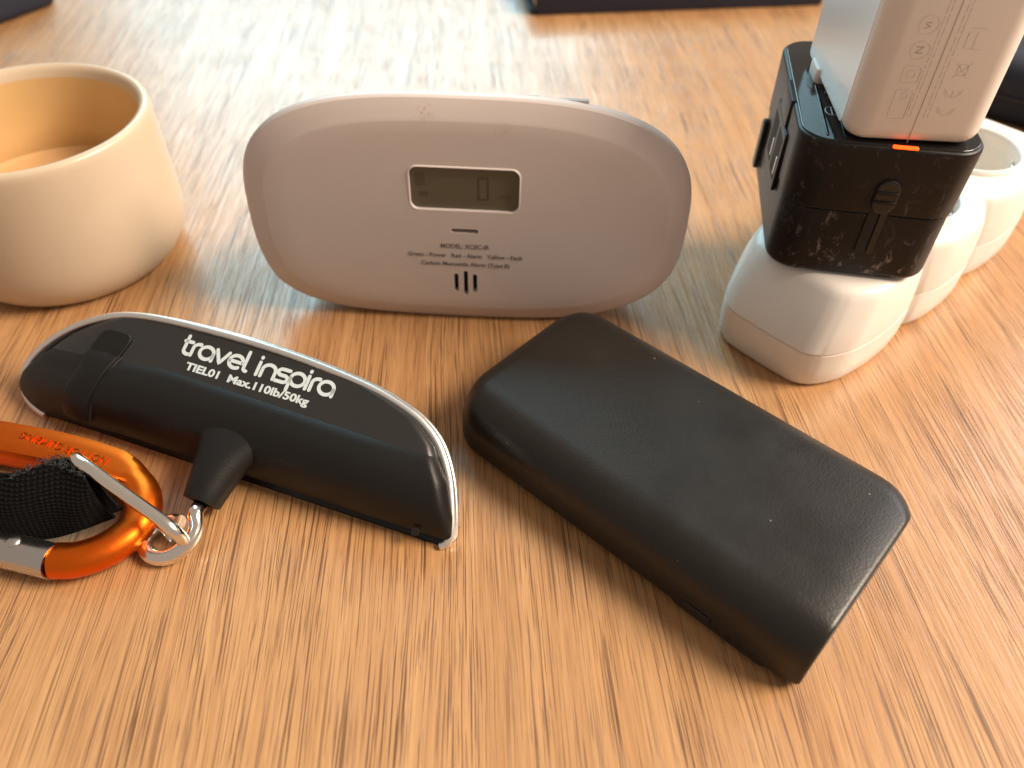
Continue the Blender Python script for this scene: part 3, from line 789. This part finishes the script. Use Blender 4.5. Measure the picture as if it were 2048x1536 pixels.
up_levels = [(11.95, 0.4, 0.4, 0.4, 0.6), (12.05, 0.05, 0.05, 0.05, 0.6), (12.5, 0.0, 0.0, 0.0, 0.5), (18.0, 0.15, 2.3, 1.6, 0.8), (23.0, 0.5, 5.2, 3.6, 1.2), (26.2, 1.0, 7.4, 5.2, 1.5),
             (27.4, 1.4, 8.3, 5.9, 1.7), (28.2, 2.1, 9.3, 6.8, 1.8), (28.65, 3.0, 10.4, 7.9, 1.9), (28.8, 4.4, 12.0, 9.6, 2.0)]
upper = part('top_shell', loft([ridge(*l) for l in up_levels]), 'strip', ps, 22)
wells = [187.0, 223.5, 264.0]
def cyl(c, r, z0, z1, n=48):
    return lathe(c, [(r, z0), (r, z1)], n, True, True)
# raised collars carry the wells
boolean(upper, [cyl(G(a_, PC), 14.6, 12.6, 60) for a_ in wells[1:]])
for a_ in wells[1:]:
    c = G(a_, PC)
    wl = part('socket_well', lathe(c, [(0.05, 14.4), (13.8, 14.4), (14.2, 14.6), (14.4, 15.2), (14.65, 29.2), (14.8, 29.9), (15.2, 30.2), (16.0, 30.15), (16.5, 29.6), (16.7, 28.9), (16.7, 28.0)], 64, False, False), 'strip_in', ps, 40)
    for ang in (20, 200):
        e1, e2 = yaw(43.3 + ang)
        part('key_rib', rbox(frame(c + e1 * 13.2, e1, e2, Z), 2.6, 5.4, 14, 26.0, 0.5, 0.6, 0.3, 2, 2), 'strip_in', wl)
    for ang in (110, 290):
        e1, e2 = yaw(43.3 + ang)
        part('earth_clip', rbox(frame(c + e1 * 13.7, e1, e2, Z), 0.9, 3.6, 14.4, 27.5, 0.3, 0.3, 0.2, 1, 2), 'steel', wl)
        part('pin_hole', lathe(c + yaw(43.3 + 45 + ang)[0] * 7.0, [(2.2, 14.3), (2.2, 14.46)], 20, True, True), 'hole', wl)
# mains cable leaves the far end, beyond the frame
part('cable', tube(spline([G(294, PC, 7), G(303, PC, 7), G(315, PC + 2, 5), G(335, PC + 4, 3.6), G(370, PC - 10, 3.6)], 8), 3.5, 12), 'strip', ps)

# ================================================================== TRAVEL ADAPTER
ad_y = -8.0; du, dv = yaw(ad_y)
AZ0, AZ1, AW, AD = 28.95, 65.2, 41.0, 57.0
adc = V(85.0, 165.2, 0) + dv * (AD / 2)
ad = thing('travel_adapter', 'scuffed black travel adapter plugged into the white power strip', 'travel adapter', adc + Z * 29)
Q = frame(adc, du, dv, Z)
adb = part('lower_body', rbox(Q, AW - 0.7, AD - 0.7, AZ0, 47.6, 7.5, 0.35, 2.0), 'scuff', ad, 40)
adu = part('upper_body', rbox(Q, AW, AD, 47.85, AZ1, 7.5, 0.9, 0.35, flare=0.6), 'scuff', ad, 40)
part('body_seam', rbox(Q, AW - 1.6, AD - 1.6, 47.2, 48.2, 7, 0.1, 0.1, 1), 'hole', ad)
tp = part('top_panel', rbox(Q, AW - 0.9, AD - 0.9, AZ1 - 0.3, AZ1 + 0.35, 7.0, 0.3, 0.05, 3), 'piano', ad, 40)
# front slide with ribs, in its groove
Ff = frame(Q(0, -AD / 2 - 0.1, 0), du, Z, -dv)
part('slide_groove', pill(frame(Ff(0.8, 44.5), du, Z, -dv), 2.3, 17, -0.6, 0.05, 1.1), 'hole', ad)
part('slide_track', pill(frame(Ff(3.2, 44.5), du, Z, -dv), 1.5, 16, -0.6, 0.04, 0.7), 'usb', ad)
part('slide_recess', pill(frame(Ff(1.4, 53.6), du, Z, -dv), 7.0, 11.0, -0.6, 0.06, 3.4), 'hole', ad)
sl = part('slide_button', pill(frame(Ff(1.9, 53.0), du, Z, -dv), 5.6, 8.8, -0.6, 0.9, 2.75, 7, 0.4), 'usb', ad)
for zz in (51.8, 54.2):
    part('rib', rbox(frame(Ff(1.9, zz), du, Z, -dv), 5.2, 0.7, 0.5, 1.35, 0.2, 0.25, 0.1, 2, 2), 'usb', sl)
# side with charging ports
Fl = frame(Q(-AW / 2 - 0.25, 0, 0), -dv, Z, -du)      # x runs towards the camera
pf = part('port_frame', rbox(frame(Fl(3.5, 50.6), -dv, Z, -du), 21.0, 15.6, -0.4, 0.6, 0.8, 0.3, 0.1, 2, 3), 'scuff', ad)
for dx in (-4.9, 4.9):
    p1 = part('charging_port', rbox(frame(Fl(3.5 + dx, 50.6), -dv, Z, -du), 7.6, 11.6, 0.3, 0.64, 0.4, 0.05, 0.05, 1, 2), 'hole', pf)
    part('port_tongue', rbox(frame(Fl(3.5 + dx + 2.6, 48.6), -dv, Z, -du), 1.0, 5.0, 0.5, 0.72, 0.2, 0.1, 0.05, 1, 2), 'usb_metal', p1)
part('port_tab', rbox(frame(Q(-AW / 2 + 0.5, -3.5, 0), du, dv, Z), 2.6, 12.5, 58.5, AZ1 + 0.2, 0.5, 0.4, 0.1, 2, 3), 'scuff', ad)
part('side_slide', rbox(frame(Fl(-18.6, 39.0), -dv, Z, -du), 4.4, 15, -0.4, 0.9, 2.0, 0.5, 0.1, 3, 4), 'scuff', ad)
part('indicator_light', rbox(frame(Q(2.2, -AD / 2 + 0.3, 0), du, dv, Z), 5.6, 1.1, AZ1 - 0.1, AZ1 + 0.38, 0.3, 0.12, 0.05, 2, 3), 'led', ad)
# print and socket holes on the top panel
ztop = AZ1 + 0.35
def topF(x, y): return frame(Q(x, y, ztop), -du, -dv, Z)
for s, x, y, sz in (('R', -16.2, -1.2, 1.9), ('ET', -12.2, -3.6, 1.9), ('GE', -11.4, -6.4, 1.9)):
    part('lettering', text_geo(s, topF(x, y), sz), 'adapter_print', tp)
part('socket_slot', rbox(frame(Q(-13.0, 5.0, 0), du, dv, Z), 2.6, 6.0, ztop - 0.1, ztop + 0.03, 0.4, 0.01, 0.01, 1, 2), 'hole', tp)
for x in (-14.6, -10.6):
    part('panel_ridge', rbox(frame(Q(x, -13.0, 0), du, dv, Z), 0.7, 26, ztop - 0.1, ztop + 0.25, 0.3, 0.2, 0.05, 2, 2), 'piano', tp)
mk = [Q(-12.4, -13.8, ztop + 0.05) + du * (1.5 * math.cos(R(a_))) + dv * (2.2 * math.sin(R(a_))) for a_ in range(0, 360, 15)]
part('emblem', cat(tube(mk, 0.16, 6, True), tube([Q(-12.4, -15.8, ztop + .05), Q(-12.4, -11.8, ztop + .05)], 0.16, 6)), 'adapter_print', tp)

# ================================================================== CHARGER
ch_y = -3.5; hu, hv = yaw(ch_y)
chW, chD = 30.2, 48.0
chc = V(88.4, 165.5, 0) + hv * (chD / 2)
cg = thing('charger', 'white wall charger with faint grey print plugged into the black travel adapter', 'charger', chc + Z * 66)
CZ0, CZ1 = 65.75, 118.0
K = frame(chc, hu, hv, Z)
part('case', rbox(K, chW, chD, CZ0, CZ1, 5.2, 2.0, 3.4, 6, 8), 'charger', cg, 40)
part('case_seam', cat(rbox(frame(K(-1.2, -chD / 2, 0), hu, hv, Z), 0.16, 0.12, CZ0 + 0.6, CZ1 - 2, 0.03, 0.01, 0.01, 1, 1)), 'seam', cg)
part('side_panel', pill(frame(K(-chW / 2, 0, 0), -hv, Z, -hu), 1, 1, -0.2, 0.0), 'charger_gloss', cg) if False else None
part('gloss_side', rbox(frame(K(-chW / 2, 0.5, 91.5), -hv, Z, -hu), chD - 9.5, 48, -0.3, 0.09, 1.5, 0.08, 0.02, 2, 4), 'charger_gloss', cg)
part('plug_pin', rbox(frame(K(-chW / 2 + 0.9, 10, 0), hu, hv, Z), 3.6, 8.2, 65.4, 69.0, 1.2, 0.6, 0.3, 3, 4), 'charger', cg)
# print on the front face, running up the charger
Fc = frame(K(0, -chD / 2, 0), hu, Z, -hv)
def fprint(name, geo): part(name, geo, 'charger_print', cg)
def fline(pts, r=0.10, closed=False): return tube([Fc(x + 1.4, z, 0.045 - r) for x, z in pts], r, 4, closed)
def frect(x, z, w, h, r=0.10): return fline(rr(w, h, 0.5, 2) and [(x + a, z + b) for a, b in rr(w, h, 0.5, 2)], r, True)
def ftext(s, x, z, size): return text_geo(s, frame(Fc(x + 1.4, z, 0), Z, -hu, -hv), size, 'LEFT', 0, 0.02, 1.0, 0.01)
fprint('print_mark', cat(frect(-7.3, 75.2, 3.6, 6.6), fline([(-7.8, 77.4), (-6.9, 78.0), (-6.4, 76.8), (-7.6, 76.2)], 0.09, True)))
fprint('print_mark', cat(frect(-7.4, 81.8, 3.6, 3.6), frect(-7.4, 81.8, 1.6, 1.6)))
def fcirc(x, z, r): return [(x + r * math.cos(R(a_)), z + r * math.sin(R(a_))) for a_ in range(0, 360, 15)]
fprint('print_mark', cat(fline(fcirc(-7.4, 86.9, 1.9), 0.08, True), ftext('N', -7.4, 86.0, 2.3)))
fprint('print_mark', cat(fline(fcirc(-7.5, 92.0, 1.9), 0.08, True), ftext('VI', -7.5, 91.1, 1.8)))
def dashes(x, z0, z1):
    out = []; z = z0
    while z < z1:
        l = float(rng.uniform(0.5, 2.4)); out.append(fline([(x, z), (x, min(z + l, z1))], 0.11)); z += l + float(rng.uniform(0.25, 0.5))
    return cat(*out)
for x in (-5.0, -4.2, -1.3, -0.5):
    fprint('print_line', dashes(x, 72.4, 98.0))
def carc(x, z, r, a0, a1): return [(x + r * math.cos(R(a0 + (a1 - a0) * k / 12)), z + r * math.sin(R(a0 + (a1 - a0) * k / 12))) for k in range(13)]
X0 = 2.7
fprint('print_mark', cat(fline(carc(X0, 75.0, 1.9, 180, 360), .09), fline(carc(X0, 75.0, 1.45, 190, 350), .09)))
fprint('print_mark', cat(fline(carc(X0, 79.0, 1.9, 180, 360), .09), fline(carc(X0, 79.0, 1.45, 190, 350), .09), fline([(X0, 77.3), (X0, 78.8)], .09)))
fprint('print_mark', cat(fline([(X0-1.6, 81.4), (X0+1.6, 84.8)], .08), fline([(X0+1.6, 81.4), (X0-1.6, 84.8)], .08), frect(X0, 83.2, 2.0, 2.4, .08)))
fprint('print_mark', cat(fline([(X0-1.7, 87.6), (X0+1.7, 87.6)], .08), fline([(X0-1.7, 87.6), (X0-1.7, 91)], .08), fline([(X0, 87.6), (X0, 91)], .08), fline([(X0-1.7, 91.8), (X0+1.7, 91.8)], .08)))

# ================================================================== THINGS AT THE BACK OF THE TABLE
nu, nv_ = yaw(8.9); nc = V(4.5, 411.0, 0) + nu * 78 + nv_ * 56
nb = thing('notebook', 'navy blue notebook lying flat at the far side of the table', 'notebook', nc)
NF = frame(nc, nu, nv_, Z)
part('cover', rbox(NF, 156, 112, 9.0, 11.0, 5, 0.8, 0.8), 'navy_cover', nb)
part('back_cover', rbox(NF, 156, 112, 0.1, 2.1, 5, 0.8, 0.8), 'navy_cover', nb)
part('pages', rbox(frame(nc + nu * 1.0, nu, nv_, Z), 151, 107, 2.1, 9.0, 2, 0.1, 0.1, 1), 'paper', nb)
part('spine', rbox(frame(nc - nv_ * 55.2, nu, nv_, Z), 150, 3.0, 0.2, 10.9, 1.2, 0.8, 0.8), 'navy_cover', nb)
p2u, p2v = yaw(60); pc2 = V(-262, 395, 0)
pt = thing('pouch', 'dark navy cloth pouch in the far left corner of the picture', 'pouch', pc2)
part('bag', rbox(frame(pc2, p2u, p2v, Z), 64, 40, 0, 24, 9, 8, 4, 6), 'navy', pt)
part('zip', tube([pc2 - p2u * 26 + Z * 24.2, pc2 + p2u * 26 + Z * 24.2], 0.9, 8), 'usb', pt)
p3u, p3v = yaw(-35); pc3 = V(217, 330, 0)
pr = thing('pouch', 'dark navy pouch behind the right end of the power strip', 'pouch', pc3)
part('shell', rbox(frame(pc3, p3u, p3v, Z), 104, 60, 0, 25, 12, 9, 5, 6), 'navy', pr)
part('seam_piping', tube([pc3 + p3u * x + p3v * y + Z * 11 for x, y in rr(104.4, 60.4, 12)], 0.8, 8, True), 'usb', pr)
p4u, p4v = yaw(-28); pc4 = V(282, 430, 0)
wl4 = thing('wallet', 'dark brown wallet at the far right behind the navy pouch', 'wallet', pc4)
part('leather', rbox(frame(pc4, p4u, p4v, Z), 110, 80, 0, 16, 8, 3, 3, 4), 'brown', wl4)
part('flap', rbox(frame(pc4 - p4v * 8, p4u, p4v, Z), 106, 40, 16, 17.4, 5, 0.6, 0.1, 3), 'brown', wl4)

for o in bpy.data.objects:
    if '_o' in o: del o['_o']
